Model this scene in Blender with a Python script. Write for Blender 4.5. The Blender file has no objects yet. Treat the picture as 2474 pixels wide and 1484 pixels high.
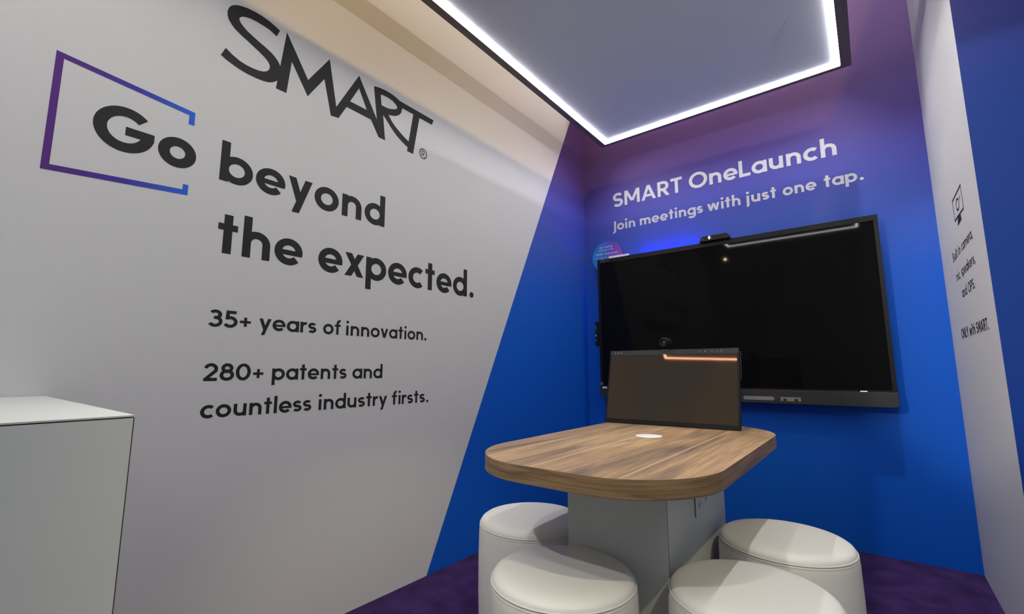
import bpy, bmesh, math
from math import sin, cos, pi, radians
from mathutils import Vector, Matrix
from mathutils.geometry import tessellate_polygon

scene = bpy.context.scene
COL = scene.collection

# ------------------------------------------------------------------ camera
# world: left wall x = 0, back wall y = 0, floor z = 0, metres
cam_data = bpy.data.cameras.new('camera')
cam_data.sensor_fit = 'HORIZONTAL'; cam_data.sensor_width = 36.0; cam_data.lens = 15.978
cam_data.clip_start = 0.02
cam = bpy.data.objects.new('camera', cam_data); COL.objects.link(cam)
RX = Vector((0.78559554, 0.61873748, -0.00189050)); UP = Vector((0.08681418, -0.10719959, 0.99044008)); BK = Vector((0.61261974, -0.77824943, -0.13793070))
cam.matrix_world = Matrix(((RX.x, UP.x, BK.x, 1.813), (RX.y, UP.y, BK.y, -3.3), (RX.z, UP.z, BK.z, 1.0), (0, 0, 0, 1)))
scene.camera = cam

# ------------------------------------------------------------------ view, world, lights
vs = scene.view_settings
scene.display_settings.display_device = 'sRGB'
vs.view_transform = 'Standard'; vs.look = 'None'; vs.gamma = 1.0; vs.use_curve_mapping = False
vs.exposure = -0.38
world = bpy.data.worlds.new('hall_air'); scene.world = world; world.use_nodes = True
world.node_tree.nodes['Background'].inputs[0].default_value = (0.80, 0.89, 1.0, 1)
world.node_tree.nodes['Background'].inputs[1].default_value = 0.31

def lamp(name, kind, loc, energy, color, size=0.1, target=None, **kw):
    d = bpy.data.lights.new(name, kind); d.energy = energy; d.color = color
    if kind == 'AREA': d.shape = 'DISK'; d.size = size
    else: d.shadow_soft_size = size
    for k, v in kw.items(): setattr(d, k, v)
    o = bpy.data.objects.new(name, d); COL.objects.link(o); o.location = loc
    if target is not None:
        o.rotation_euler = (Vector(target) - Vector(loc)).to_track_quat('-Z', 'Y').to_euler()
    return o
# warm truss spot above the right of the booth: washes the tops of the walls over the canopy
lamp('warm_truss_spot', 'SPOT', (3.06, -3.3, 6.0), 640, (1.0, 0.62, 0.14), 0.10, (0.06, -0.8, 2.7), spot_size=radians(56), spot_blend=0.55)
# warm hall spot right of the booth: front stools, counter, table edge
lamp('warm_hall_spot', 'SPOT', (4.9, -4.6, 6.0), 620, (1.0, 0.88, 0.58), 0.05, (1.30, -2.25, 0.45), spot_size=radians(20), spot_blend=0.5)
# white truss spot shining down the gap between canopy and right wall
lamp('white_truss_spot', 'SPOT', (2.0, -1.66, 6.0), 620, (0.95, 0.97, 1.0), 0.06, (1.95, -0.6, 0.5), spot_size=radians(70), spot_blend=0.6)
# hall spot shining in under the front edge of the canopy
lamp('hall_spot_front', 'SPOT', (0.62, -6.2, 5.0), 400, (1.0, 0.94, 0.88), 0.04, (0.85, -1.85, 0.45), spot_size=radians(18), spot_blend=0.6)
# small warm hall lamp far in front, seen as a glint in the screens
lamp('hall_far_spot', 'POINT', (-0.657, -8.0, 3.53), 8, (1.0, 0.75, 0.4), 0.022)
lamp('soft_fill_light', 'AREA', (5.5, -7.0, 5.5), 42, (0.96, 0.97, 1.0), 3.0, (0.3, -1.5, 1.4))  # soft fill added in place of ambient hall light, set to light the left wall evenly
# fill spot added only to brighten the white side wall
lamp('side_wall_fill', 'SPOT', (-0.9, -8.2, 3.6), 1200, (1.0, 0.95, 0.90), 0.05, (2.15, -0.98, 1.45), spot_size=radians(12), spot_blend=0.5)
# blue point lights added behind the big screen to make the glow above it
for bx_ in (0.56, 0.72, 0.86):
    lamp('blue_glow_light', 'POINT', (bx_, -0.030, 1.846), 2.6, (0.015, 0.02, 1.0), 0.02)

# ------------------------------------------------------------------ materials
def srgb(r, g, b):
    f = lambda c: c / 12.92 if c <= 0.04045 else ((c + 0.055) / 1.055) ** 2.4
    return (f(r / 255), f(g / 255), f(b / 255), 1)

def mat(name, color, rough=0.5, spec=0.5, metal=0.0, noise=0.0, nscale=40.0, bump=0.0, bscale=300.0, emit=None, estr=0.0, coat=0.0):
    m = bpy.data.materials.new(name); m.use_nodes = True
    nt = m.node_tree; b = nt.nodes['Principled BSDF']
    b.inputs['Base Color'].default_value = color
    b.inputs['Roughness'].default_value = rough
    b.inputs['Specular IOR Level'].default_value = spec
    b.inputs['Metallic'].default_value = metal
    b.inputs['Coat Weight'].default_value = coat
    if emit: b.inputs['Emission Color'].default_value = emit; b.inputs['Emission Strength'].default_value = estr
    tc = nt.nodes.new('ShaderNodeTexCoord')
    if noise:
        n = nt.nodes.new('ShaderNodeTexNoise'); n.inputs['Scale'].default_value = nscale; n.inputs['Detail'].default_value = 4
        nt.links.new(tc.outputs['Object'], n.inputs['Vector'])
        r = nt.nodes.new('ShaderNodeValToRGB')
        c0 = [max(0, c * (1 - noise)) for c in color[:3]] + [1]; c1 = [min(1, c * (1 + noise)) for c in color[:3]] + [1]
        r.color_ramp.elements[0].position = 0.3; r.color_ramp.elements[1].position = 0.7
        r.color_ramp.elements[0].color = c0; r.color_ramp.elements[1].color = c1
        nt.links.new(n.outputs['Fac'], r.inputs['Fac']); nt.links.new(r.outputs['Color'], b.inputs['Base Color'])
    if bump:
        n2 = nt.nodes.new('ShaderNodeTexNoise'); n2.inputs['Scale'].default_value = bscale; n2.inputs['Detail'].default_value = 3
        nt.links.new(tc.outputs['Object'], n2.inputs['Vector'])
        bp = nt.nodes.new('ShaderNodeBump'); bp.inputs['Strength'].default_value = bump; bp.inputs['Distance'].default_value = 0.002
        nt.links.new(n2.outputs['Fac'], bp.inputs['Height']); nt.links.new(bp.outputs['Normal'], b.inputs['Normal'])
    return m

# printed brand gradient of the blue walls: blue at the foot, indigo in the middle, plum at the top
RAMP = [(0.0, (4, 84, 188)), (1.10, (5, 87, 196)), (1.55, (22, 85, 190)), (1.95, (56, 79, 164)), (2.25, (70, 71, 152)), (2.50, (80, 62, 130)), (2.80, (90, 64, 120)), (3.6, (98, 64, 112))]
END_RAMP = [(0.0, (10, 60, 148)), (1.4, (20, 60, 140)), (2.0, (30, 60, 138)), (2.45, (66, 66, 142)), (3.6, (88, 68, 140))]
def gradient_nodes(nt, ramp, lo, hi, axis='Z'):
    tc = nt.nodes.new('ShaderNodeTexCoord'); sx = nt.nodes.new('ShaderNodeSeparateXYZ')
    nt.links.new(tc.outputs['Object'], sx.inputs[0])
    mr = nt.nodes.new('ShaderNodeMapRange'); mr.inputs['From Min'].default_value = lo; mr.inputs['From Max'].default_value = hi
    nt.links.new(sx.outputs[axis], mr.inputs['Value'])
    cr = nt.nodes.new('ShaderNodeValToRGB'); e = cr.color_ramp.elements
    while len(e) < len(ramp): e.new(0.5)
    for k, (z, c) in enumerate(ramp):
        e[k].position = (z - lo) / (hi - lo)
    for k, (z, c) in enumerate(ramp):
        e[k].color = srgb(*c)
    nt.links.new(mr.outputs[0], cr.inputs['Fac'])
    return sx, cr

def gradient_mat(name, ramp, lo, hi, axis='Z', rough=0.55, spec=0.22):
    m = bpy.data.materials.new(name); m.use_nodes = True; nt = m.node_tree
    b = nt.nodes['Principled BSDF']; b.inputs['Roughness'].default_value = rough; b.inputs['Specular IOR Level'].default_value = spec
    sx, cr = gradient_nodes(nt, ramp, lo, hi, axis)
    nt.links.new(cr.outputs['Color'], b.inputs['Base Color'])
    return m

WHITE = srgb(204, 202, 200)
M = {}
M['blue_print'] = gradient_mat('blue_to_plum_print', RAMP, 0.0, 3.6)
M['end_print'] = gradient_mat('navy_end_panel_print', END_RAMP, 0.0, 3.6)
M['white_print'] = mat('matt_white_print', WHITE, 0.6, 0.3)

def left_wall_mat():
    # one printed wall: white, cut along a slanted line, blue-to-plum beyond it
    m = gradient_mat('white_and_blue_print', RAMP, 0.0, 3.6, rough=0.6, spec=0.3); nt = m.node_tree
    b = nt.nodes['Principled BSDF']; cr = next(n for n in nt.nodes if n.type == 'VALTORGB'); sx = next(n for n in nt.nodes if n.type == 'SEPXYZ')
    # white where z > 2.078 * (y + 1.681)
    a = nt.nodes.new('ShaderNodeMath'); a.operation = 'MULTIPLY_ADD'; a.inputs[1].default_value = 2.078; a.inputs[2].default_value = 2.078 * 1.681
    nt.links.new(sx.outputs['Y'], a.inputs[0])
    g = nt.nodes.new('ShaderNodeMath'); g.operation = 'GREATER_THAN'
    nt.links.new(sx.outputs['Z'], g.inputs[0]); nt.links.new(a.outputs[0], g.inputs[1])
    # hairline panel joint at y = -0.83
    s = nt.nodes.new('ShaderNodeMath'); s.operation = 'COMPARE'; s.inputs[1].default_value = -0.83; s.inputs[2].default_value = 0.0015
    nt.links.new(sx.outputs['Y'], s.inputs[0])
    w = nt.nodes.new('ShaderNodeMix'); w.data_type = 'RGBA'
    w.inputs['A'].default_value = WHITE; w.inputs['B'].default_value = srgb(196, 192, 186)
    nt.links.new(s.outputs[0], w.inputs['Factor'])
    x = nt.nodes.new('ShaderNodeMix'); x.data_type = 'RGBA'
    nt.links.new(g.outputs[0], x.inputs['Factor']); nt.links.new(cr.outputs['Color'], x.inputs['A']); nt.links.new(w.outputs['Result'], x.inputs['B'])
    nt.links.new(x.outputs['Result'], b.inputs['Base Color'])
    return m
M['left_wall'] = left_wall_mat()
M['carpet'] = mat('purple_carpet', srgb(52, 33, 76), 0.95, 0.1, noise=0.35, nscale=9, bump=0.6, bscale=500)
M['hall_floor'] = mat('grey_hall_floor', srgb(120, 120, 122), 0.8, 0.2, noise=0.1, nscale=3)
M['charcoal'] = mat('charcoal_vinyl', srgb(35, 33, 33), 0.6, 0.25)
M['white_vinyl'] = mat('white_vinyl', srgb(190, 190, 195), 0.5, 0.3)
M['bracket'] = gradient_mat('purple_to_blue_vinyl', [(-3.17, (84, 36, 118)), (-3.12, (78, 36, 120)), (-2.98, (58, 50, 146)), (-2.81, (40, 96, 205))], -3.17, -2.81, 'Y')
M['laminate'] = mat('white_laminate', srgb(205, 208, 204), 0.45, 0.4, noise=0.015, nscale=6)
M['reveal'] = mat('dark_panel_gap', srgb(70, 62, 55), 0.8, 0.2)
M['leather'] = mat('white_leatherette', srgb(222, 220, 214), 0.42, 0.4, bump=0.10, bscale=220)
M['piping'] = mat('white_piping', srgb(212, 210, 206), 0.5, 0.3)
M['stitch'] = mat('grey_stitching', srgb(198, 195, 188), 0.8, 0.2)
M['black_plastic'] = mat('black_plastic', srgb(15, 15, 16), 0.5, 0.25)
M['bar_plastic'] = mat('dark_grey_plastic', srgb(46, 46, 47), 0.5, 0.35)
M['screen'] = mat('black_screen_glass', srgb(15, 15, 16), 0.035, 0.07)
M['port_grey'] = mat('grey_port_plate', srgb(120, 122, 126), 0.5, 0.4)
M['port_dark'] = mat('dark_port', srgb(40, 40, 48), 0.6, 0.3)
M['label_white'] = mat('white_label', srgb(225, 226, 230), 0.6, 0.3)
M['label_grey'] = mat('grey_print', srgb(120, 120, 122), 0.6, 0.3)
M['canopy_fabric'] = mat('grey_stretch_fabric', srgb(190, 192, 200), 0.9, 0.1, bump=0.15, bscale=400)
def let_light_through(m, amount, color):
    nt = m.node_tree; b = nt.nodes['Principled BSDF']; out = nt.nodes['Material Output']
    t = nt.nodes.new('ShaderNodeBsdfTranslucent'); t.inputs['Color'].default_value = color
    mx = nt.nodes.new('ShaderNodeMixShader'); mx.inputs[0].default_value = amount
    nt.links.new(b.outputs[0], mx.inputs[1]); nt.links.new(t.outputs[0], mx.inputs[2]); nt.links.new(mx.outputs[0], out.inputs[0])
let_light_through(M['canopy_fabric'], 0.4, srgb(104, 112, 132))
M['canopy_frame'] = mat('dark_anodised_profile', srgb(112, 102, 92), 0.5, 0.4)
M['steel'] = mat('steel_wire', srgb(120, 120, 120), 0.4, 0.5, metal=1.0)
M['led'] = mat('led_strip', (1, 1, 1, 1), 0.5, 0.2, emit=(1.0, 0.98, 0.955, 1), estr=110.0)
M['indicator'] = mat('white_indicator_light', (1, 1, 1, 1), 0.5, 0.2, emit=(1, 1, 1, 1), estr=2.0)
M['lens'] = mat('lens_glass', srgb(16, 16, 20), 0.08, 0.6, coat=1.0)
M['sign'] = gradient_mat('blue_to_magenta_disc', [(-0.13, (36, 132, 208)), (-0.04, (46, 108, 196)), (0.04, (88, 72, 180)), (0.13, (150, 66, 168))], -0.13, 0.13, 'X', 0.4)

def monitor_screen_mat():
    m = mat('matt_display_glass', srgb(62, 57, 52), 0.035, 0.24)
    m.node_tree.nodes['Principled BSDF'].inputs['Specular Tint'].default_value = (1.0, 0.42, 0.22, 1)
    return m
M['monitor_screen'] = monitor_screen_mat()

def wood_mat(name, along='Y'):
    m = bpy.data.materials.new(name); m.use_nodes = True; nt = m.node_tree; b = nt.nodes['Principled BSDF']
    b.inputs['Roughness'].default_value = 0.5; b.inputs['Specular IOR Level'].default_value = 0.35
    tc = nt.nodes.new('ShaderNodeTexCoord')
    def stretched(sc, detail, dist, loc):
        mp = nt.nodes.new('ShaderNodeMapping'); mp.inputs['Scale'].default_value = sc; mp.inputs['Location'].default_value = loc
        n = nt.nodes.new('ShaderNodeTexNoise'); n.inputs['Scale'].default_value = 1; n.inputs['Detail'].default_value = detail; n.inputs['Distortion'].default_value = dist
        nt.links.new(tc.outputs['Object'], mp.inputs[0]); nt.links.new(mp.outputs[0], n.inputs['Vector']); return n
    if along == 'Y': big, fine = (9, 1.3, 9), (130, 4.5, 130)
    else: big, fine = (3.0, 3.0, 60), (6, 6, 420)
    n1 = stretched(big, 5, 1.2, (3, 1, 0)); n2 = stretched(fine, 4, 0.3, (0, 0, 0))
    cr = nt.nodes.new('ShaderNodeValToRGB'); e = cr.color_ramp.elements; e.new(0.5)
    cols = ((104, 90, 78), (164, 134, 102), (190, 160, 120)) if along == 'Y' else ((104, 84, 62), (138, 112, 82), (160, 134, 102))
    for k, p_ in enumerate((0.30, 0.52, 0.72)): e[k].position = p_
    for k in range(3): e[k].color = srgb(*cols[k])
    nt.links.new(n1.outputs['Fac'], cr.inputs['Fac'])
    cr2 = nt.nodes.new('ShaderNodeValToRGB'); cr2.color_ramp.elements[0].position = 0.38; cr2.color_ramp.elements[1].position = 0.6
    cr2.color_ramp.elements[0].color = (0.72, 0.70, 0.68, 1); cr2.color_ramp.elements[1].color = (1, 1, 1, 1)
    nt.links.new(n2.outputs['Fac'], cr2.inputs['Fac'])
    mx = nt.nodes.new('ShaderNodeMix'); mx.data_type = 'RGBA'; mx.blend_type = 'MULTIPLY'; mx.inputs['Factor'].default_value = 1
    nt.links.new(cr.outputs['Color'], mx.inputs['A']); nt.links.new(cr2.outputs['Color'], mx.inputs['B'])
    out = mx.outputs['Result']
    if along == 'Y':   # pale joints between the boards of the veneer
        sx = nt.nodes.new('ShaderNodeSeparateXYZ'); nt.links.new(tc.outputs['Object'], sx.inputs[0])
        for xj in (-0.245, -0.055, 0.19):
            c = nt.nodes.new('ShaderNodeMath'); c.operation = 'COMPARE'; c.inputs[1].default_value = xj; c.inputs[2].default_value = 0.004
            nt.links.new(sx.outputs['X'], c.inputs[0])
            f = nt.nodes.new('ShaderNodeMath'); f.operation = 'MULTIPLY'; f.inputs[1].default_value = 0.55; nt.links.new(c.outputs[0], f.inputs[0])
            j = nt.nodes.new('ShaderNodeMix'); j.data_type = 'RGBA'; j.inputs['B'].default_value = srgb(198, 172, 138)
            nt.links.new(f.outputs[0], j.inputs['Factor']); nt.links.new(out, j.inputs['A']); out = j.outputs['Result']
    nt.links.new(out, b.inputs['Base Color'])
    return m
M['wood'] = wood_mat('oak_veneer_top'); M['wood_edge'] = wood_mat('oak_edge_band', 'EDGE')

# ------------------------------------------------------------------ builders
def tag(o, label=None, cat=None, group=None, kind=None):
    if label: o['label'] = label
    if cat: o['category'] = cat
    if group: o['group'] = group
    if kind: o['kind'] = kind
    return o
def thing(name, label, cat, loc=(0, 0, 0), rotz=0.0, group=None):
    o = bpy.data.objects.new(name, None); COL.objects.link(o); o.empty_display_size = 0.05
    o.location = loc; o.rotation_euler = (0, 0, rotz)
    return tag(o, label, cat, group)
def obj(name, bm, m, parent=None, smooth=False, bevel=0.0, seg=2, label=None, loc=None, ang=35):
    me = bpy.data.meshes.new(name)
    bmesh.ops.recalc_face_normals(bm, faces=bm.faces) if len(bm.faces) > 1 and not getattr(bm, 'flat', False) else None
    bm.to_mesh(me); bm.free()
    for mm in (m if isinstance(m, (list, tuple)) else [m]): me.materials.append(mm)
    if smooth:
        for p in me.polygons: p.use_smooth = True
    o = bpy.data.objects.new(name, me); COL.objects.link(o)
    if parent: o.parent = parent
    if loc is not None: o.location = loc
    if bevel:
        md = o.modifiers.new('bevel', 'BEVEL'); md.width = bevel; md.segments = seg; md.limit_method = 'ANGLE'; md.angle_limit = radians(ang)
    if label: o['label'] = label
    return o
def B(): return bmesh.new()
def box(bm, x0, x1, y0, y1, z0, z1):
    v = [bm.verts.new(p) for p in ((x0, y0, z0), (x1, y0, z0), (x1, y1, z0), (x0, y1, z0), (x0, y0, z1), (x1, y0, z1), (x1, y1, z1), (x0, y1, z1))]
    for f in ((3, 2, 1, 0), (4, 5, 6, 7), (0, 1, 5, 4), (1, 2, 6, 5), (2, 3, 7, 6), (3, 0, 4, 7)): bm.faces.new([v[i] for i in f])
    return bm
def mbox(*a): return box(B(), *a)
def prism(bm, pts, fn0, fn1):
    a = [bm.verts.new(fn0(*p)) for p in pts]; b = [bm.verts.new(fn1(*p)) for p in pts]; n = len(pts)
    bm.faces.new(a[::-1]); bm.faces.new(b)
    for i in range(n): bm.faces.new((a[i], a[(i + 1) % n], b[(i + 1) % n], b[i]))
    return bm
def zprism(pts, z0, z1): return prism(B(), pts, lambda x, y: (x, y, z0), lambda x, y: (x, y, z1))
def yprism(pts, y0, y1): return prism(B(), pts, lambda x, z: (x, y0, z), lambda x, z: (x, y1, z))
def lathe(profile, n=96):
    bm = B(); rings = []
    for r, z in profile:
        if r < 1e-6: rings.append([bm.verts.new((0, 0, z))])
        else: rings.append([bm.verts.new((r * cos(2 * pi * k / n), r * sin(2 * pi * k / n), z)) for k in range(n)])
    for a, b in zip(rings, rings[1:]):
        for k in range(n):
            k2 = (k + 1) % n
            if len(a) == 1 and len(b) == 1: continue
            if len(a) == 1: bm.faces.new((a[0], b[k2], b[k]))
            elif len(b) == 1: bm.faces.new((a[k], a[k2], b[0]))
            else: bm.faces.new((a[k], a[k2], b[k2], b[k]))
    return bm
def tube(bm, pts, r, n=10, closed=False):
    pts = [Vector(p) for p in pts]; rings = []; N = len(pts)
    for i, p in enumerate(pts):
        d = (pts[(i + 1) % N] - pts[i - 1]) if closed else (pts[min(i + 1, N - 1)] - pts[max(i - 1, 0)])
        d.normalize(); a = Vector((0, 0, 1)) if abs(d.z) < 0.9 else Vector((1, 0, 0))
        u = d.cross(a).normalized(); w = d.cross(u).normalized()
        rings.append([bm.verts.new(p + u * (r * cos(2 * pi * k / n)) + w * (r * sin(2 * pi * k / n))) for k in range(n)])
    for i in range(N if closed else N - 1):
        a, b = rings[i], rings[(i + 1) % N]
        for k in range(n): bm.faces.new((a[k], a[(k + 1) % n], b[(k + 1) % n], b[k]))
    if not closed: bm.faces.new(rings[0][::-1]); bm.faces.new(rings[-1])
    return bm
def rounded(x0, x1, y0, y1, radii, n=14):
    # radii: (x0y0, x1y0, x1y1, x0y1), counter-clockwise outline
    out = []
    for (cx, cy, a0), r in zip(((x0, y0, pi), (x1, y0, 1.5 * pi), (x1, y1, 0), (x0, y1, 0.5 * pi)), radii):
        sx = 1 if cx == x0 else -1; sy = 1 if cy == y0 else -1
        for k in range(n + 1):
            t = a0 + k / n * pi / 2; out.append((cx + sx * r + r * cos(t), cy + sy * r + r * sin(t)))
    return out

# ------------------------------------------------------------------ stroke lettering (geometric sans)
W = 0.27    # stem weight in x-heights, set per line
class Poly(list): sid = 0
SID = [0]
def mark(polys):
    SID[0] += 1; out = []
    for q in polys:
        q = Poly(q); q.sid = SID[0]; out.append(q)
    return out
def arc(cx, cy, rx, ry, a0, a1, n=28):
    return [(cx + rx * cos(radians(a0 + (a1 - a0) * k / n)), cy + ry * sin(radians(a0 + (a1 - a0) * k / n))) for k in range(n + 1)]
def stroke(pts, w, closed=False):
    # polygon strip of width w around a polyline, mitred joints
    P = []
    for x, y in pts:
        if not P or (Vector((x, y)) - P[-1]).length > 1e-5: P.append(Vector((x, y)))
    N = len(P); quads = []; Lr = []
    for i in range(N):
        if closed: d0 = (P[i] - P[i - 1]).normalized(); d1 = (P[(i + 1) % N] - P[i]).normalized()
        else:
            d1 = (P[min(i + 1, N - 1)] - P[min(i, N - 2)]).normalized(); d0 = (P[max(i, 1)] - P[max(i - 1, 0)]).normalized()
        nrm = Vector((-(d0 + d1).y, (d0 + d1).x)).normalized(); c = max(0.35, nrm.dot(Vector((-d1.y, d1.x))))
        o = nrm * (w / 2 / c); Lr.append((P[i] + o, P[i] - o))
    for i in range(N if closed else N - 1):
        a, b = Lr[i], Lr[(i + 1) % N]; quads.append([a[0], a[1], b[1], b[0]])
    return mark(quads)
def para(x0, y0, x1, y1, w):     # slanted stem, horizontally cut; x0, x1 are centre positions
    dy = y1 - y0; dx = x1 - x0; hw = w * math.hypot(dx, dy) / abs(dy) / 2
    return mark([[Vector((x0 - hw, y0)), Vector((x0 + hw, y0)), Vector((x1 + hw, y1)), Vector((x1 - hw, y1))]])
def dot(cx, cy, r): return mark([[Vector((cx + r * cos(2 * pi * k / 24), cy + r * sin(2 * pi * k / 24))) for k in range(24)]])
def glyph(c, w):
    h = w / 2; A = 1.5; C = 1.42; D = -0.45; r = 0.52 - h; o = 0.5
    S = lambda *p, **k: stroke(list(p), w, **k)
    ring = stroke(arc(0.52, o, r, r, 0, 360, 48)[:-1], w, True); X = 1.04
    v = lambda x, a, b: S((x, a), (x, b))
    if c == ' ': return [], 0.42
    if c == 'a': return ring + v(X - h, 0, 1), X
    if c == 'b': return ring + v(h, 0, A), X
    if c == 'd': return ring + v(X - h, 0, A), X
    if c == 'p': return ring + v(h, D, 1), X
    if c == 'o': return ring, X
    if c == 'g': return ring + stroke([(X - h, 1)] + arc(0.52, -0.02, r, 0.45 - h, 0, -150), w), X
    if c == 'c': return stroke(arc(0.52, o, r, r, 48, 312, 40), w), 0.90
    if c == 'e': return stroke(arc(0.52, o, r, r, -math.degrees(math.asin((0.03 + 0.36 * w) / 0.52)), 318, 44), w) + stroke([(h, 0.47), (X - 0.026, 0.47)], w * 0.72), X
    if c == 'f': return stroke([(0.30, 0)] + arc(0.30 + 0.25, 1.5 - h - 0.25, 0.25, 0.25, 180, 80, 14), w) + stroke([(0.0, 0.90), (0.62, 0.90)], w * 0.82), 0.66
    if c in 'hn':
        x = 0.92; rr = x / 2 - h
        return v(h, 0, A if c == 'h' else 1) + stroke(arc(x / 2, 1 - h - rr, rr, rr, 180, 0, 22) + [(x - h, 0)], w), x
    if c == 'm':
        x = 0.88; rr = x / 2 - h; out = v(h, 0, 1)
        for k in (0, 1):
            ox = k * (x - w); out += stroke(arc(ox + x / 2, 1 - h - rr, rr, rr, 180, 0, 20) + [(ox + x - h, 0)], w)
        return out, 2 * x - w
    if c == 'u':
        x = 0.92; rr = x / 2 - h
        return v(x - h, 0, 1) + stroke([(h, 1)] + arc(x / 2, h + rr, rr, rr, 180, 360, 22), w), x
    if c == 'i': return v(h * 1.1, 0, 1) + dot(h * 1.1, 1.36, h * 1.15), w * 1.1
    if c == 'j': return stroke([(0.34, 1), (0.34, -0.14)] + arc(0.14, -0.16, 0.2, 0.2, 0, -75, 10), w) + dot(0.34, 1.36, h * 1.15), 0.34 + h * 1.1
    if c == 'k': return v(h, 0, A) + para(0.22, 0.42, 0.70, 1, w) + para(0.76, 0, 0.36, 0.58, w), 0.90
    if c == 'l': return v(h, 0, A), w
    if c == 'r': return v(h, 0, 1) + stroke(arc(h + 0.36, 1 - h - 0.36, 0.36, 0.36, 180, 78, 16), w), 0.58
    if c in 'sS':
        T = 1.0 if c == 's' else C; x = 0.76 if c == 's' else 0.98; ry = (T - w) / 4; rx = x / 2 - h
        up = arc(x / 2, T - h - ry, rx, ry, 28, 270, 30); dn = arc(x / 2, h + ry, rx, ry, 90, -152, 30)
        return stroke(up + dn[1:], w * (0.94 if c == 's' else 1)), x
    if c == 't': return v(0.32, 0, 1.38) + stroke([(0.02, 0.93), (0.62, 0.93)], w * 0.85), 0.64
    if c == 'v': return para(0.46, 0, h * 1.1, 1, w) + para(0.46, 0, 0.92 - h * 1.1, 1, w), 0.92
    if c == 'w': return para(0.40, 0, h * 1.1, 1, w) + para(0.40, 0, 0.72, 1, w) + para(1.04, 0, 0.72, 1, w) + para(1.04, 0, 1.44 - h * 1.1, 1, w), 1.44
    if c == 'x': return para(h * 1.2, 0, 0.90 - h * 1.2, 1, w) + para(0.90 - h * 1.2, 0, h * 1.2, 1, w), 0.90
    if c == 'y':
        xr = 0.94 - h * 1.1; k = (xr - 0.47) / 1.0
        return para(0.47 + k * 0.02, 0.02, h * 1.1, 1, w) + para(0.47 + k * D, D, xr, 1, w), 0.94
    if c == 'A': return para(h * 1.1, 0, 0.66, C, w) + para(1.32 - h * 1.1, 0, 0.66, C, w) + stroke([(0.28, 0.42), (1.04, 0.42)], w * 0.9), 1.32
    if c in 'BPR':
        q = 0.40 if c != 'B' else 0.36; zm = C - 2 * q if c != 'B' else 0.74
        out = v(h, 0, C); yc = C - h - (C - h - zm) / 2; ry = (C - h - zm) / 2
        out += stroke([(h, C - h), (0.5, C - h)] + arc(0.5, yc, ry * 1.02, ry, 90, -90, 20) + [(h, zm)], w)
        if c == 'B': out += stroke([(h, zm), (0.54, zm)] + arc(0.54, (zm + h) / 2, 0.32, (zm - h) / 2, 90, -90, 20) + [(h, h)], w)
        if c == 'R': out += para(0.88, 0, 0.50, zm, w)
        return out, 1.0 if c != 'P' else 0.92
    if c == 'G':
        rr = 0.73 - h
        return stroke(arc(0.73, 0.71, rr, rr, 44, 350, 48) + [(0.73 + rr, 0.66), (0.73, 0.66)] if False else arc(0.73, 0.71, rr, rr, 44, 356, 48), w) + stroke([(0.74, 0.68), (1.46 - 0.01, 0.68)], w * 0.9), 1.46
    if c == 'J': return stroke([(0.50, C)] + [(0.50, 0.05)] + arc(0.22, 0.0, 0.28, 0.30, 0, -100, 16), w), 0.50 + h
    if c == 'L': return v(h, 0, C) + S((h, h), (0.80, h)), 0.80
    if c == 'M': return v(h, 0, C) + v(1.44 - h, 0, C) + para(0.72, 0.30, h * 1.25, C, w) + para(0.72, 0.30, 1.44 - h * 1.25, C, w), 1.44
    if c == 'N': return v(h, 0, C) + v(1.12 - h, 0, C) + para(1.12 - h * 1.3, 0, h * 1.3, C, w), 1.12
    if c == 'O': return stroke(arc(0.73, 0.71, 0.73 - h, 0.73 - h, 0, 360, 56)[:-1], w, True), 1.46
    if c == 'T': return v(0.48, 0, C) + S((0, C - h), (0.96, C - h)), 0.96
    if c == 'Y': return v(0.56, 0, 0.62) + para(0.56, 0.55, h * 1.1, C, w) + para(0.56, 0.55, 1.12 - h * 1.1, C, w), 1.12
    if c == '0': return stroke(arc(0.54, 0.71, 0.54 - h, 0.71 - h, 0, 360, 48)[:-1], w, True), 1.08
    if c == '2': return stroke(arc(0.46, C - h - 0.34, 0.34, 0.34, 168, -28, 24) + [(0.12, h)], w) + S((0.02, h), (0.90, h)), 0.90
    if c == '3': return stroke(arc(0.44, C - h - 0.27, 0.30, 0.27, 150, -90, 24), w) + stroke(arc(0.44, h + 0.335, 0.36, 0.335, 90, -152, 26), w) + stroke([(0.34, 0.80 - 0.03), (0.48, 0.77)], w * 0.95), 0.90
    if c == '5': return S((0.18, C - h), (0.82, C - h)) + S((0.18 + h * 0.7, C), (0.14 + h * 0.7, 0.68)) + stroke(arc(0.43, h + 0.36, 0.38, 0.36, 128, -150, 28), w), 0.92
    if c == '8': return stroke(arc(0.50, C - h - 0.27, 0.29, 0.27, 0, 360, 36)[:-1], w, True) + stroke(arc(0.50, h + 0.335, 0.37, 0.335, 0, 360, 40)[:-1], w, True), 1.0
    if c == '+': return stroke([(0.02, 0.56), (0.80, 0.56)], w * 0.85) + stroke([(0.41, 0.17), (0.41, 0.95)], w * 0.85), 0.82
    if c == '.': return dot(h * 1.15, h * 1.1, h * 1.2), w * 1.2
    if c == ',': return dot(h * 1.15, h * 1.1, h * 1.1) + para(h * 0.7, -0.22, h * 1.4, h, w * 0.7), w * 1.2
    if c == '-': return stroke([(0.03, 0.5), (0.47, 0.5)], w), 0.5
    raise ValueError(c)
ROUND = set('abcdegopqsO0358GS'); THIN = set('ftrvwxyATYkL.,')
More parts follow.
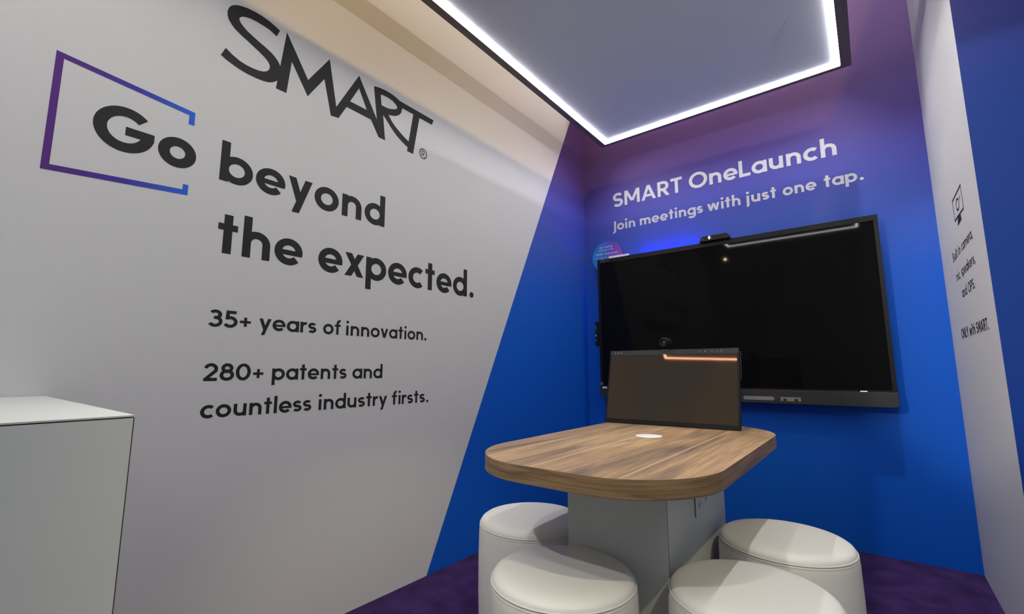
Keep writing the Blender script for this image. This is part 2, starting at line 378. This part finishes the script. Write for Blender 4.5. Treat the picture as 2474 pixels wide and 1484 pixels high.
def word_polys(text, w):
    out = []; x = 0.0
    for i, ch in enumerate(text):
        if i:
            p = text[i - 1]; gap = 0.20
            if ch in ROUND or ch in THIN: gap -= 0.05
            if p in ROUND or p in THIN: gap -= 0.05
            if ch == '.' : gap = 0.20
            x += gap
        q, adv = glyph(ch, w)
        s0 = min((p.sid for p in q), default=0)
        for poly in q: out.append((poly.sid - s0, [Vector((v.x + x, v.y)) for v in poly]))
        x += adv
    return out, x
def word_mesh(name, text, u0, u1, base, xh, w, plane, m, parent):
    bm = B(); polys, adv = word_polys(text, w); s = (u1 - u0) / adv; org = plane(0, 0); nrm = plane.normal
    for k, poly in polys:      # strokes of one letter lie a hair apart so that they never coincide
        off = nrm * (0.00004 * k)
        bm.faces.new([bm.verts.new(Vector(plane(u0 + p.x * s, base + p.y * xh)) + off) for p in poly])
    bmesh.ops.recalc_face_normals(bm, faces=bm.faces)
    for f in bm.faces:
        f.normal_update()
        if f.normal.dot(nrm) < 0: f.normal_flip()
    me = bpy.data.meshes.new(name); bm.to_mesh(me); bm.free(); me.materials.append(m)
    o = bpy.data.objects.new(name, me); COL.objects.link(o)
    if parent: o.parent = parent
    return o
def lettering(name, words, base, xh, w, plane, m, label=None, parent=None, cat='lettering'):
    """words: (text, start, end) along the wall; base: baseline height; xh: x-height; plane(u, v) -> 3-D point"""
    if parent is None and len(words) > 1: parent = tag(bpy.data.objects.new(name, None), label, cat); COL.objects.link(parent); label = None; pn = 'word'
    else: pn = name
    for text, u0, u1 in words:
        o = word_mesh(pn, text, u0, u1, base, xh, w, plane, m, parent)
        if label: tag(o, label, cat)
class Plane:
    def __init__(self, fn, n): self.fn = fn; self.normal = Vector(n)
    def __call__(self, u, v): return self.fn(u, v)
def flat_shape(name, loops, plane, m, label=None, cat=None, parent=None):
    tri = tessellate_polygon([[Vector((a, b, 0)) for a, b in L] for L in loops]); pts = [p for L in loops for p in L]
    bm = B(); v = [bm.verts.new(plane(a, b)) for a, b in pts]
    for t in tri:
        try: bm.faces.new([v[i] for i in t])
        except ValueError: pass
    me = bpy.data.meshes.new(name); bm.to_mesh(me); bm.free(); me.materials.append(m)
    o = bpy.data.objects.new(name, me); COL.objects.link(o)
    if parent: o.parent = parent
    if label: tag(o, label, cat)
    return o
LEFT = Plane(lambda u, v: (0.0005, u, v), (1, 0, 0))
BACK = Plane(lambda u, v: (u, -0.0005, v), (0, -1, 0))
RIGHT = Plane(lambda u, v: (2.1526, -u, v), (-1, 0, 0))

# ------------------------------------------------------------------ the booth
H = 3.6
tag(obj('floor', mbox(-0.1, 3.4, -4.6, 0.1, -0.05, 0.0), M['carpet']), kind='structure')
tag(obj('floor_hall', mbox(-5.0, 7.0, -12.0, 1.5, -0.12, -0.05), M['hall_floor']), kind='structure')
tag(obj('wall_left', mbox(-0.10, 0.0, -4.6, 0.10, 0.0, H), M['left_wall']), kind='structure')
tag(obj('wall_back', mbox(0.0, 2.153, 0.0, 0.10, 0.0, H), M['blue_print']), kind='structure')
bm = mbox(2.153, 3.4, -1.11, 0.10, 0.0, H)
bm.faces.ensure_lookup_table()
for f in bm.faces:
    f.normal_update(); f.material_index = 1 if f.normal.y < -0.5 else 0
tag(obj('wall_right', bm, [M['white_print'], M['end_print']]), kind='structure')

# graphics of the left wall
LOGO_S = [(-2.5504, 2.3984), (-2.5693, 2.406), (-2.5966, 2.414), (-2.6229, 2.4175), (-2.6484, 2.4181), (-2.6733, 2.4159), (-2.6925, 2.4114), (-2.709, 2.4058), (-2.7226, 2.3977), (-2.7336, 2.3873), (-2.7407, 2.3738), (-2.7441, 2.3587), (-2.7436, 2.3421), (-2.7382, 2.3259), (-2.7279, 2.3129), (-2.7129, 2.3), (-2.6932, 2.2898), (-2.6682, 2.2796), (-2.6426, 2.2678), (-2.6218, 2.2584), (-2.6033, 2.2489), (-2.5896, 2.2391), (-2.581, 2.2278), (-2.5789, 2.2158), (-2.5819, 2.2037), (-2.5891, 2.1939), (-2.6014, 2.1856), (-2.6188, 2.1802), (-2.6411, 2.1778), (-2.6656, 2.1782), (-2.6899, 2.1826), (-2.7142, 2.1923), (-2.7286, 2.2004), (-2.7387, 2.2068), (-2.753, 2.1699), (-2.7347, 2.1608), (-2.7112, 2.1536), (-2.6873, 2.1476), (-2.6631, 2.1442), (-2.6386, 2.1434), (-2.6162, 2.1441), (-2.5961, 2.1463), (-2.5783, 2.1508), (-2.5631, 2.1595), (-2.5481, 2.1735), (-2.535, 2.1984), (-2.5341, 2.2259), (-2.5395, 2.2455), (-2.5486, 2.2598), (-2.5601, 2.2711), (-2.5769, 2.2822), (-2.5985, 2.2916), (-2.6248, 2.3006), (-2.6507, 2.3108), (-2.6711, 2.3196), (-2.6865, 2.3299), (-2.6968, 2.339), (-2.7023, 2.3483), (-2.7018, 2.3573), (-2.6941, 2.3668), (-2.6824, 2.3732), (-2.6656, 2.3786), (-2.6407, 2.3803), (-2.615, 2.3793), (-2.5886, 2.3754), (-2.5617, 2.3652)]
LOGO_MART = [(-2.5223, 2.4095), (-2.4206, 2.2465), (-2.3285, 2.3983), (-2.2847, 2.1871), (-2.1774, 2.4001), (-2.0701, 2.2252), (-2.0942, 2.3891), (-2.0674, 2.3971), (-2.0318, 2.4014), (-1.995, 2.4017), (-1.9667, 2.3974), (-1.9474, 2.3915), (-1.9377, 2.3888), (-1.7037, 2.3867), (-1.7156, 2.3544), (-1.8046, 2.3538), (-1.8407, 2.1332), (-1.8806, 2.1342), (-1.8775, 2.1563), (-1.9097, 2.1694), (-1.9488, 2.1901), (-1.9826, 2.2164), (-2.0113, 2.2441), (-2.0347, 2.2636), (-2.0174, 2.1368), (-2.0555, 2.1367), (-2.1029, 2.2082), (-2.2341, 2.2109), (-2.2712, 2.1384), (-2.3086, 2.1338), (-2.3482, 2.2894), (-2.4181, 2.1712), (-2.4939, 2.2898), (-2.5073, 2.1405), (-2.5499, 2.14)]
LOGO_A_HOLE = [(-2.1749, 2.335), (-2.1284, 2.2471), (-2.2177, 2.2472)]
LOGO_R_HOLE = [(-2.0535, 2.3638), (-2.0394, 2.3689), (-2.0122, 2.3703), (-1.9843, 2.3677), (-1.9627, 2.3576), (-1.9528, 2.3478), (-1.9524, 2.3375), (-1.9685, 2.3265), (-1.996, 2.3158), (-2.0188, 2.3118), (-2.0458, 2.3121)]
LOGO_T_HOLE = [(-1.9194, 2.3555), (-1.8471, 2.3557), (-1.8723, 2.1911), (-1.9112, 2.2082), (-1.9504, 2.2306), (-1.9795, 2.2525), (-2.0037, 2.2802), (-1.99, 2.2825), (-1.9624, 2.2921), (-1.9393, 2.3083), (-1.9256, 2.3273)]
BRACKET = [(-3.1688, 1.9403), (-2.8131, 1.9073), (-2.8125, 1.8588), (-2.8302, 1.8582), (-2.83, 1.8911), (-3.1512, 1.9217), (-3.1504, 1.5912), (-2.829, 1.6187), (-2.8281, 1.6386), (-2.8122, 1.6388), (-2.8124, 1.602), (-3.1676, 1.5721)]
flat_shape('wall_logo', [LOGO_MART, LOGO_A_HOLE, LOGO_R_HOLE, LOGO_T_HOLE], LEFT, M['charcoal'], 'large black logo word in hand-drawn joined letters, top of the white wall', 'logo')
logo = bpy.data.objects['wall_logo']
flat_shape('letter_s', [LOGO_S], lambda u, v: (0.0006, u, v), M['charcoal'], parent=logo)
rc = (-1.7722, 2.1616)
bm = B()
for q in stroke([(rc[0] + 0.0235 * cos(2 * pi * k / 40), rc[1] + 0.0265 * sin(2 * pi * k / 40)) for k in range(40)], 0.0058, True):
    bm.faces.new([bm.verts.new(LEFT(*p)) for p in q])
for q in glyph('R', 0.20)[0]:
    bm.faces.new([bm.verts.new((0.0006 + 0.00004 * (q.sid % 5), rc[0] - 0.011 + p.x * 0.0215, rc[1] - 0.0165 + p.y * 0.0235)) for p in q])
obj('registered_mark', bm, M['charcoal'], logo)
flat_shape('bracket_graphic', [BRACKET], LEFT, M['bracket'], 'purple-to-blue open bracket outline around the word Go', 'bracket graphic')
lettering('wall_lettering', [('Go', -3.0721, -2.7978)], 1.692, 0.102, 0.31, LEFT, M['charcoal'], 'bold charcoal word Go inside the purple bracket')
lettering('wall_lettering', [('beyond', -2.722, -2.0022)], 1.6915, 0.1025, 0.27, LEFT, M['charcoal'], 'charcoal word beyond, right of the bracket')
lettering('wall_lettering', [('the', -2.7127, -2.3964), ('expected.', -2.3282, -1.3627)], 1.4225, 0.1055, 0.27, LEFT, M['charcoal'], 'large charcoal words the expected. across the white wall')
lettering('wall_lettering', [('35+', -2.7155, -2.5743), ('years', -2.5464, -2.3181), ('of', -2.2885, -2.2062), ('innovation.', -2.1815, -1.7174)], 1.154, 0.0435, 0.252, LEFT, M['charcoal'], 'charcoal line 35+ years of innovation. on the white wall')
lettering('wall_lettering', [('280+', -2.715, -2.5166), ('patents', -2.4855, -2.1681), ('and', -2.1401, -1.9823)], 0.965, 0.0435, 0.252, LEFT, M['charcoal'], 'charcoal line 280+ patents and, second of the small lines')
lettering('wall_lettering', [('countless', -2.7148, -2.3206), ('industry', -2.2907, -1.9508), ('firsts.', -1.924, -1.6943)], 0.839, 0.0435, 0.252, LEFT, M['charcoal'], 'lowest charcoal line countless industry firsts. on the white wall')
# lettering of the back wall
lettering('wall_lettering', [('SMART', 0.2652, 0.8201), ('OneLaunch', 0.869, 1.7528)], 2.307, 0.0825, 0.262, BACK, M['white_vinyl'], 'larger white heading line, upper of the two text lines on the blue wall')
lettering('wall_lettering', [('Join', 0.2469, 0.446), ('meetings', 0.4844, 0.9556), ('with', 0.9851, 1.2004), ('just', 1.2271, 1.4167), ('one', 1.4511, 1.6342), ('tap.', 1.6722, 1.8677)], 2.1145, 0.0535, 0.28, BACK, M['white_vinyl'], 'white line Join meetings with just one tap. above the big screen')
# lettering and icon of the right wall (u = distance from the back wall)
lettering('wall_lettering', [('Built', 0.377, 0.52), ('in', 0.552, 0.605), ('camera,', 0.637, 0.905)], 1.4965, 0.030, 0.24, RIGHT, M['charcoal'], 'charcoal words Built in camera, on the white side wall')
lettering('wall_lettering', [('mic,', 0.402, 0.515), ('speakers,', 0.55, 0.888)], 1.402, 0.030, 0.24, RIGHT, M['charcoal'], 'charcoal words mic, speakers, on the white side wall')
lettering('wall_lettering', [('and', 0.4935, 0.625), ('OPS.', 0.66, 0.8136)], 1.315, 0.030, 0.24, RIGHT, M['charcoal'], 'charcoal words and OPS. on the white side wall')
lettering('wall_lettering', [('ONLY', 0.3186, 0.5168), ('with', 0.5467, 0.689), ('SMART.', 0.715, 0.961)], 1.142, 0.032, 0.27, RIGHT, M['charcoal'], 'bold charcoal text line lowest on the white side wall, starting with ONLY')
icon = thing('display_icon', 'charcoal line icon of a display on a stand, white side wall', 'icon', (2.153, -0.69, 1.60))
def icon_polys(name, polys):
    bm = B()
    for q in polys: bm.faces.new([bm.verts.new((-0.0005, -(p[0] - 0.69), p[1] - 1.60)) for p in q])
    return obj(name, bm, M['charcoal'], icon)
icon_polys('screen_outline', stroke([(0.572, 1.648), (0.808, 1.640), (0.808, 1.737), (0.572, 1.737)], 0.0085, True))
icon_polys('stand', [[Vector((0.655, 1.640)), Vector((0.725, 1.640)), Vector((0.735, 1.612)), Vector((0.625, 1.612))]])
icon_polys('camera_ring', stroke([(0.69 + 0.038 * cos(2 * pi * k / 24), 1.690 + 0.022 * sin(2 * pi * k / 24)) for k in range(24)], 0.009, True))
icon_polys('camera_dot', dot(0.755, 1.700, 0.008))

# ------------------------------------------------------------------ lit canopy
cx0, cx1, cy0, cy1, cz = 0.314, 1.866, -3.70, -0.270, 2.70
can = thing('ceiling_canopy', 'hanging grey ceiling panel edged with a bright white LED strip', 'ceiling panel', ((cx0 + cx1) / 2, (cy0 + cy1) / 2, cz))
ox, oy = (cx0 + cx1) / 2, (cy0 + cy1) / 2
def ring_bm(outer, inner, z0, z1):
    (a0, a1, b0, b1), (c0, c1, d0, d1) = outer, inner; bm = B()
    box(bm, a0, c0, b0, b1, z0, z1); box(bm, c1, a1, b0, b1, z0, z1); box(bm, c0, c1, b0, d0, z0, z1); box(bm, c0, c1, d1, b1, z0, z1)
    for v in bm.verts: v.co -= Vector((ox, oy, cz))
    return bm
O1 = (cx0, cx1, cy0, cy1); O2 = (cx0 + 0.042, cx1 - 0.050, cy0 + 0.040, cy1 - 0.030); O3 = (cx0 + 0.060, cx1 - 0.071, cy0 + 0.058, cy1 - 0.049)
obj('aluminium_frame', ring_bm(O1, O2, cz, cz + 0.10), M['canopy_frame'], can, label='dark profile frame')
obj('led_strip', ring_bm(O2, O3, cz + 0.0145, cz + 0.026), M['led'], can, label='glowing white light strip')
bm = B(); bm.faces.new([bm.verts.new(p) for p in ((O3[0], O3[2], cz + 0.020), (O3[0], O3[3], cz + 0.020), (O3[1], O3[3], cz + 0.020), (O3[1], O3[2], cz + 0.020))])
for v in bm.verts: v.co -= Vector((ox, oy, cz))
obj('fabric_panel', bm, M['canopy_fabric'], can)
for sx in (-0.55, 0.55):
    for sy in (-1.1, 1.1):
        obj('suspension_wire', tube(B(), [(sx, sy, 0.08), (sx, sy, 1.8)], 0.002, 8), M['steel'], can, True)

# ------------------------------------------------------------------ counter at the left
ctr = thing('counter', 'white boxy counter standing against the white wall', 'counter', (0.003, -3.094, 0.0))
obj('body', mbox(0.002, 0.896, -1.40, -0.003, 0.0, 0.928), M['laminate'], ctr)
obj('top_panel', mbox(0.0, 0.899, -1.40, 0.0, 0.9295, 0.932), M['laminate'], ctr)
obj('front_panel', mbox(0.8965, 0.899, -1.40, -0.0015, 0.0, 0.9275), M['laminate'], ctr)
bm = B(); box(bm, 0.003, 0.8975, -1.40, -0.001, 0.928, 0.9295); box(bm, 0.8962, 0.8986, -0.0015, 0.0, 0.0, 0.928)
obj('edge_gap', bm, M['reveal'], ctr, label='thin dark joint line')

# ------------------------------------------------------------------ table
TX, TY = 1.1375, -1.655
tab = thing('meeting_table', 'oak-topped meeting table with rounded corners on a white pedestal', 'table', (TX, TY, 0))
outline = rounded(-0.359, 0.359, -0.634, 0.634, (0.26, 0.26, 0.26, 0.26), 20)
# front and back ends bow out slightly
outline = [(x, y + (0.012 * (1 if y > 0 else -1) * max(0, 1 - (x / 0.36) ** 2) if abs(y) > 0.5 else 0)) for x, y in outline]
bm = zprism(outline, 0.703, 0.750)
for f in bm.faces:
    f.normal_update(); f.material_index = 0 if f.normal.z > 0.5 else 1
obj('tabletop', bm, [M['wood'], M['wood_edge']], tab, bevel=0.0015, seg=2, ang=60)
g = obj('grommet', lathe([(0.0, 0.7500), (0.048, 0.7500), (0.049, 0.7506), (0.048, 0.7512), (0.0, 0.7512)], 48), M['label_white'], tab, True, loc=(-0.020, 0.082, 0), label='round white grommet cap')
ped = obj('pedestal', mbox(-0.1645, 0.1655, -0.270, 0.365, 0.0, 0.703), M['laminate'], tab)
obj('front_panel', mbox(-0.1675, 0.1665, -0.2735, -0.2705, 0.001, 0.7025), M['laminate'], ped)
obj('edge_gap', mbox(0.1655, 0.1672, -0.2705, -0.2692, 0.001, 0.7025), M['reveal'], ped, label='thin dark joint line')
sock = obj('socket_plate', mbox(0.1655, 0.1685, -0.008, 0.190, 0.515, 0.700), M['laminate'], ped, bevel=0.001)
for yy, zz in ((0.029, 0.540), (0.046, 0.546), (0.103, 0.546), (0.119, 0.552), (0.036, 0.572), (0.110, 0.578)):
    bm = B(); box(bm, 0.1685, 0.1690, yy - 0.002, yy + 0.002, zz - 0.006, zz + 0.006)
    obj('socket_hole', bm, M['reveal'], ped)
obj('socket_seam', mbox(0.1655, 0.1692, -0.0125, -0.0090, 0.512, 0.700), M['label_grey'], ped)

# ------------------------------------------------------------------ ottomans
OR = 0.204
def make_ottoman():
    root = thing('ottoman', '', 'ottoman')
    obj('side_cover', lathe([(0.0, 0.012), (OR - 0.010, 0.012), (OR - 0.006, 0.016), (OR - 0.002, 0.06), (OR + 0.001, 0.20), (OR + 0.001, 0.30), (OR - 0.001, 0.40), (OR - 0.0030, 0.418), (OR - 0.0055, 0.426)]), M['leather'], root, True)
    obj('seat_top', lathe([(OR - 0.0055, 0.426), (OR - 0.0065, 0.432), (OR - 0.0115, 0.4395), (OR - 0.020, 0.4452), (OR - 0.033, 0.4488), (OR - 0.055, 0.4510), (OR - 0.09, 0.4525), (0.0, 0.4535)]), M['leather'], root, True)
    obj('piping', tube(B(), [((OR - 0.0050) * cos(2 * pi * k / 96), (OR - 0.0050) * sin(2 * pi * k / 96), 0.4262) for k in range(96)], 0.0022, 10, True), M['piping'], root, True)
    obj('stitching', tube(B(), [((OR - 0.0026) * cos(2 * pi * k / 96), (OR - 0.0026) * sin(2 * pi * k / 96), 0.4185) for k in range(96)], 0.0006, 6, True), M['stitch'], root, True)
    obj('side_seam', tube(B(), [(OR * cos(a) * k, OR * sin(a) * k, z) for a in (radians(-63),) for k, z in ((0.975, 0.02), (0.992, 0.06), (1.005, 0.2), (1.005, 0.3), (0.995, 0.40), (0.978, 0.424))], 0.0013, 8), M['leather'], root, True)
    for a in (0, 90, 180, 270):
        obj('glide_foot', lathe([(0.0, 0.0), (0.018, 0.0), (0.018, 0.012), (0.0, 0.012)], 16), M['black_plastic'], root, loc=(0.14 * cos(radians(a + 45)), 0.14 * sin(radians(a + 45)), 0))
    return root
def copy_thing(root):
    r = root.copy(); COL.objects.link(r)
    for ch in root.children:
        c = ch.copy(); COL.objects.link(c); c.parent = r
    return r
first = make_ottoman()
spots = [((1.080, -2.142), 0, 'white round ottoman in front, left of the pedestal corner, visible side seam'),
         ((0.735, -1.807), 100, 'white round ottoman at the far left, partly behind the table pedestal'),
         ((1.519, -1.940), 160, 'white round ottoman in front right, cut by the bottom of the photo'),
         ((1.528, -1.461), 200, 'white round ottoman rear right, nearest the blue back wall')]
for k, ((x, y), rz, lab) in enumerate(spots):
    o = first if k == 0 else copy_thing(first)
    o.location = (x, y, 0); o.rotation_euler = (0, 0, radians(rz)); tag(o, lab, 'ottoman', 'white ottomans round the table')

# ------------------------------------------------------------------ big wall screen
tx0, tx1, tz0, tz1 = 0.160, 1.905, 0.798, 1.866
tv = thing('wall_display', 'large black interactive screen mounted on the blue back wall', 'screen', (0, 0, 0))
obj('wall_mount', mbox(0.55, 1.5, -0.045, -0.0, 1.05, 1.62), M['black_plastic'], tv)
obj('rear_housing', mbox(tx0 + 0.03, tx1 - 0.03, -0.075, -0.045, tz0 + 0.03, tz1 - 0.03), M['black_plastic'], tv, bevel=0.006)
bm = B(); y0, y1 = -0.100, -0.075
zb = 0.878
box(bm, tx0, tx1, y0, y1, tz1 - 0.032, tz1); box(bm, tx0, tx0 + 0.020, y0, y1, zb, tz1 - 0.032); box(bm, tx1 - 0.020, tx1, y0, y1, zb, tz1 - 0.032); box(bm, tx0 + 0.020, tx1 - 0.020, y0, y1, zb, zb + 0.010)
frame = obj('bezel', bm, M['black_plastic'], tv)
obj('glass_screen', mbox(tx0 + 0.020, tx1 - 0.020, -0.0965, -0.076, zb + 0.010, tz1 - 0.032), M['screen'], tv)
bar = obj('control_bar', yprism(rounded(tx0 - 0.004, tx1 + 0.002, tz0, zb, (0.022, 0.022, 0.002, 0.002), 6), -0.112, -0.072), M['bar_plastic'], tv, bevel=0.003)
obj('pen_slot', yprism(rounded(1.155, 1.327, 0.815, 0.838, (0.0112,) * 4, 6), -0.1135, -0.111), M['port_grey'], bar, bevel=0.001)
pp = obj('port_plate', yprism(rounded(1.360, 1.464, 0.814, 0.838, (0.002,) * 4, 2), -0.1130, -0.111), M['port_grey'], bar)
for px_ in (1.382, 1.440):
    obj('port', yprism([(px_ + 0.010 * cos(2 * pi * k / 20), 0.822 + 0.0075 * sin(2 * pi * k / 20)) for k in range(20)], -0.1138, -0.1125), M['port_dark'], bar)
obj('power_light', mbox(1.746, 1.777, -0.1008, -0.0995, 0.8800, 0.8830), M['indicator'], tv, label='small white power light')
obj('energy_label', mbox(0.180, 0.217, -0.1130, -0.1118, 0.863, 0.8755), M['label_white'], bar, label='white sticker')
bm = B()
for q in stroke([(0.155, 0.889), (0.172, 0.889), (0.172, 0.908), (0.155, 0.908)], 0.0028, True) + [[Vector((0.159, 0.893)), Vector((0.168, 0.893)), Vector((0.168, 0.903)), Vector((0.159, 0.903))]]:
    bm.faces.new([bm.verts.new((p.x + 0.006, -0.1004, p.y)) for p in q])
obj('touch_mark', bm, M['label_grey'], tv)
lettering('maker_mark', [('SMART', 0.187, 0.232)], 1.8455, 0.0072, 0.22, Plane(lambda u, v: (u, -0.1005, v), (0, -1, 0)), M['label_grey'], parent=tv)
obj('model_mark', mbox(0.243, 0.262, -0.1006, -0.0999, 1.8465, 1.8495), M['label_grey'], tv)
sm = obj('side_module', yprism(rounded(0.122, 0.165, 1.185, 1.375, (0.008, 0.001, 0.001, 0.008), 4), -0.094, -0.05), M['black_plastic'], tv, bevel=0.002)
for z_, h_ in ((1.315, 0.030), (1.262, 0.014), (1.228, 0.006)):
    obj('module_port', mbox(0.1265, 0.1315, -0.0952, -0.0935, z_, z_ + h_), M['label_white'] if h_ < 0.02 else M['port_grey'], sm)
tag(obj('cable', tube(B(), [(0.168 - 0.030 * sin(pi * t / 14) - 0.000, -0.06, 1.13 - 0.105 * t / 14) for t in range(15)], 0.0022, 8), M['black_plastic'], None, True), 'thin black cable looping out at the left edge of the big screen', 'cable')

# conference camera on top of the screen
cc = thing('conference_camera', 'low black camera bar sitting on top of the big screen', 'camera', (1.046, -0.08, tz1))
obj('housing', yprism([(-0.098, 0.0), (0.098, 0.0), (0.086, 0.030), (0.078, 0.038), (-0.070, 0.038), (-0.082, 0.033)], -0.045, 0.030), M['black_plastic'], cc, bevel=0.003)
obj('lens', yprism([(-0.029 + 0.013 * cos(2 * pi * k / 28), 0.020 + 0.013 * sin(2 * pi * k / 28)) for k in range(28)], -0.0475, -0.044), M['lens'], cc)
obj('status_light', mbox(-0.033, -0.026, -0.0482, -0.0474, 0.012, 0.032), M['indicator'], cc, label='white light slit')
obj('printed_mark', mbox(-0.078, -0.064, -0.0456, -0.0449, 0.014, 0.0165), M['label_grey'], cc)
obj('mount_clip', mbox(-0.05, 0.05, 0.010, 0.028, -0.02, 0.0), M['black_plastic'], cc)

# round sign behind the screen corner
sg = thing('round_sign', 'round blue-to-magenta sign tucked behind the upper left screen corner', 'sign', (0.222, -0.048, 1.893))
obj('disc', yprism([(0.129 * cos(2 * pi * k / 72), 0.129 * sin(2 * pi * k / 72)) for k in range(72)], -0.003, 0.003), M['sign'], sg)
obj('standoff', mbox(-0.03, 0.03, 0.003, 0.0475, -0.03, 0.03), M['black_plastic'], sg)
SP = Plane(lambda u, v: (u, -0.0038, v), (0, -1, 0))
def sign_line(words, base, xh, w): lettering('sign_text', words, base, xh, w, SP, M['white_vinyl'], parent=sg)
sign_line([('Join', -0.066, -0.032), ('meetings', -0.024, 0.052)], 0.078, 0.0105, 0.22)
sign_line([('with', -0.070, -0.034), ('just', -0.026, 0.004), ('a', 0.012, 0.022), ('tap.', 0.030, 0.058)], 0.055, 0.0105, 0.22)
sign_line([('SMART', -0.098, -0.030), ('OneLaunch', -0.020, 0.092)], 0.022, 0.0125, 0.24)
sign_line([('Built-in', -0.104, -0.070), ('camera,', -0.064, -0.024), ('mic,', -0.018, 0.002), ('speakers,', 0.010, 0.056), ('and', 0.062, 0.080), ('OPS', 0.085, 0.104)], -0.001, 0.0062, 0.22)
sign_line([('ONLY', -0.056, -0.026), ('with', -0.018, 0.006), ('SMART', 0.014, 0.052)], -0.018, 0.0066, 0.24)
obj('support_tab', mbox(0.020, 0.185, -0.012, -0.003, -0.027, -0.001), M['label_white'], sg, label='white tab lying along the screen edge')

# ------------------------------------------------------------------ monitor on the table
b0 = Vector((0.770, -1.251, 0.7512)); e = Vector((0.593, 0.039, 0)).normalized(); ang = math.atan2(e.y, e.x); tilt = radians(16.3)
mon = thing('desk_monitor', 'dark touch monitor leaning back on the oak table', 'monitor', b0 + e * 0.298, ang)
tiltm = Matrix.Rotation(-tilt, 4, 'X')
def mobj(name, bm, m, **k):
    par = k.pop('parent', mon)
    for v in bm.verts: v.co = tiltm @ v.co
    return obj(name, bm, m, par, **k)
mw, mh = 0.298, 0.360
hs = mobj('housing', prism(B(), [(0.0, 0.0), (0.022, 0.022 * math.tan(tilt)), (0.022, mh), (0.0, mh)], lambda y, z: (-mw, y, z), lambda y, z: (mw, y, z)), M['black_plastic'], bevel=0.0015)
mobj('screen', mbox(-mw + 0.009, mw - 0.009, -0.0008, 0.002, 0.020, mh - 0.024), M['monitor_screen'])
cb = mobj('control_strip', mbox(-mw + 0.002, mw - 0.002, -0.0010, 0.002, mh - 0.024, mh - 0.002), M['bar_plastic'])
for x_, s_ in ((-0.270, 0.0034), (-0.255, 0.0034), (-0.240, 0.0034), (0.132, 0.0022), (0.158, 0.0034), (0.187, 0.0026), (0.207, 0.0024)):
    mobj('button_mark', yprism([(x_ + s_ * cos(2 * pi * k / 16), mh - 0.013 + s_ * sin(2 * pi * k / 16)) for k in range(16)], -0.0018, -0.0008), M['port_grey'], parent=mon)
bm = B()
for q in stroke([(0.226 + 0.0042 * cos(2 * pi * k / 24), mh - 0.013 + 0.0042 * sin(2 * pi * k / 24)) for k in range(24)], 0.0014, True):
    bm.faces.new([bm.verts.new((p.x, -0.0014, p.y)) for p in q])
mobj('power_mark', bm, M['port_grey'])
mobj('rear_cover', mbox(-0.20, 0.20, 0.022, 0.045, 0.04, 0.30), M['black_plastic'], bevel=0.008)
mobj('side_pen_rail', mbox(mw, mw + 0.007, 0.004, 0.020, 0.215, 0.345), M['black_plastic'], bevel=0.002)
for sx in (-0.15, 0.15):
    top = tiltm @ Vector((sx, 0.040, 0.20)); bot = Vector((sx, 0.175, 0.006))
    obj('stand_leg', tube(B(), [top, top.lerp(bot, 0.5), bot], 0.006, 10), M['black_plastic'], mon, True)
    obj('rubber_foot', mbox(sx - 0.012, sx + 0.012, 0.160, 0.190, 0.0, 0.010), M['black_plastic'], mon)

# webcam clipped on the monitor
base = mon.matrix_basis @ Vector((0, 0, 0))
topc = Matrix.Rotation(ang, 4, 'Z') @ (tiltm @ Vector((-0.022, 0.012, mh)))
wc = thing('webcam', 'black cylindrical webcam clipped to the top of the desk monitor', 'webcam', Vector(mon.location) + topc, ang - radians(4))
def along_y(profile, n=40):
    bm = lathe(profile, n)
    R = Matrix.Rotation(radians(90), 4, 'X')     # z axis -> -y
    for v in bm.verts: v.co = (R @ v.co) + Vector((0, 0, 0.036))
    return bm
obj('barrel', along_y([(0.0, -0.030), (0.021, -0.030), (0.0245, -0.026), (0.0245, 0.024), (0.0225, 0.028), (0.019, 0.028)]), M['black_plastic'], wc, True)
obj('lens_ring', along_y([(0.0205, 0.0275), (0.0205, 0.030), (0.017, 0.031), (0.015, 0.027), (0.011, 0.025)]), M['black_plastic'], wc, True)
obj('lens', along_y([(0.011, 0.0250), (0.008, 0.0272), (0.004, 0.0284), (0.0, 0.0288)], 28), M['lens'], wc, True)
obj('neck', mbox(-0.008, 0.008, -0.008, 0.008, 0.001, 0.016), M['black_plastic'], wc, bevel=0.002)
obj('clip', mbox(-0.013, 0.013, -0.0185, 0.012, 0.0, 0.0035), M['port_grey'], wc, bevel=0.001)
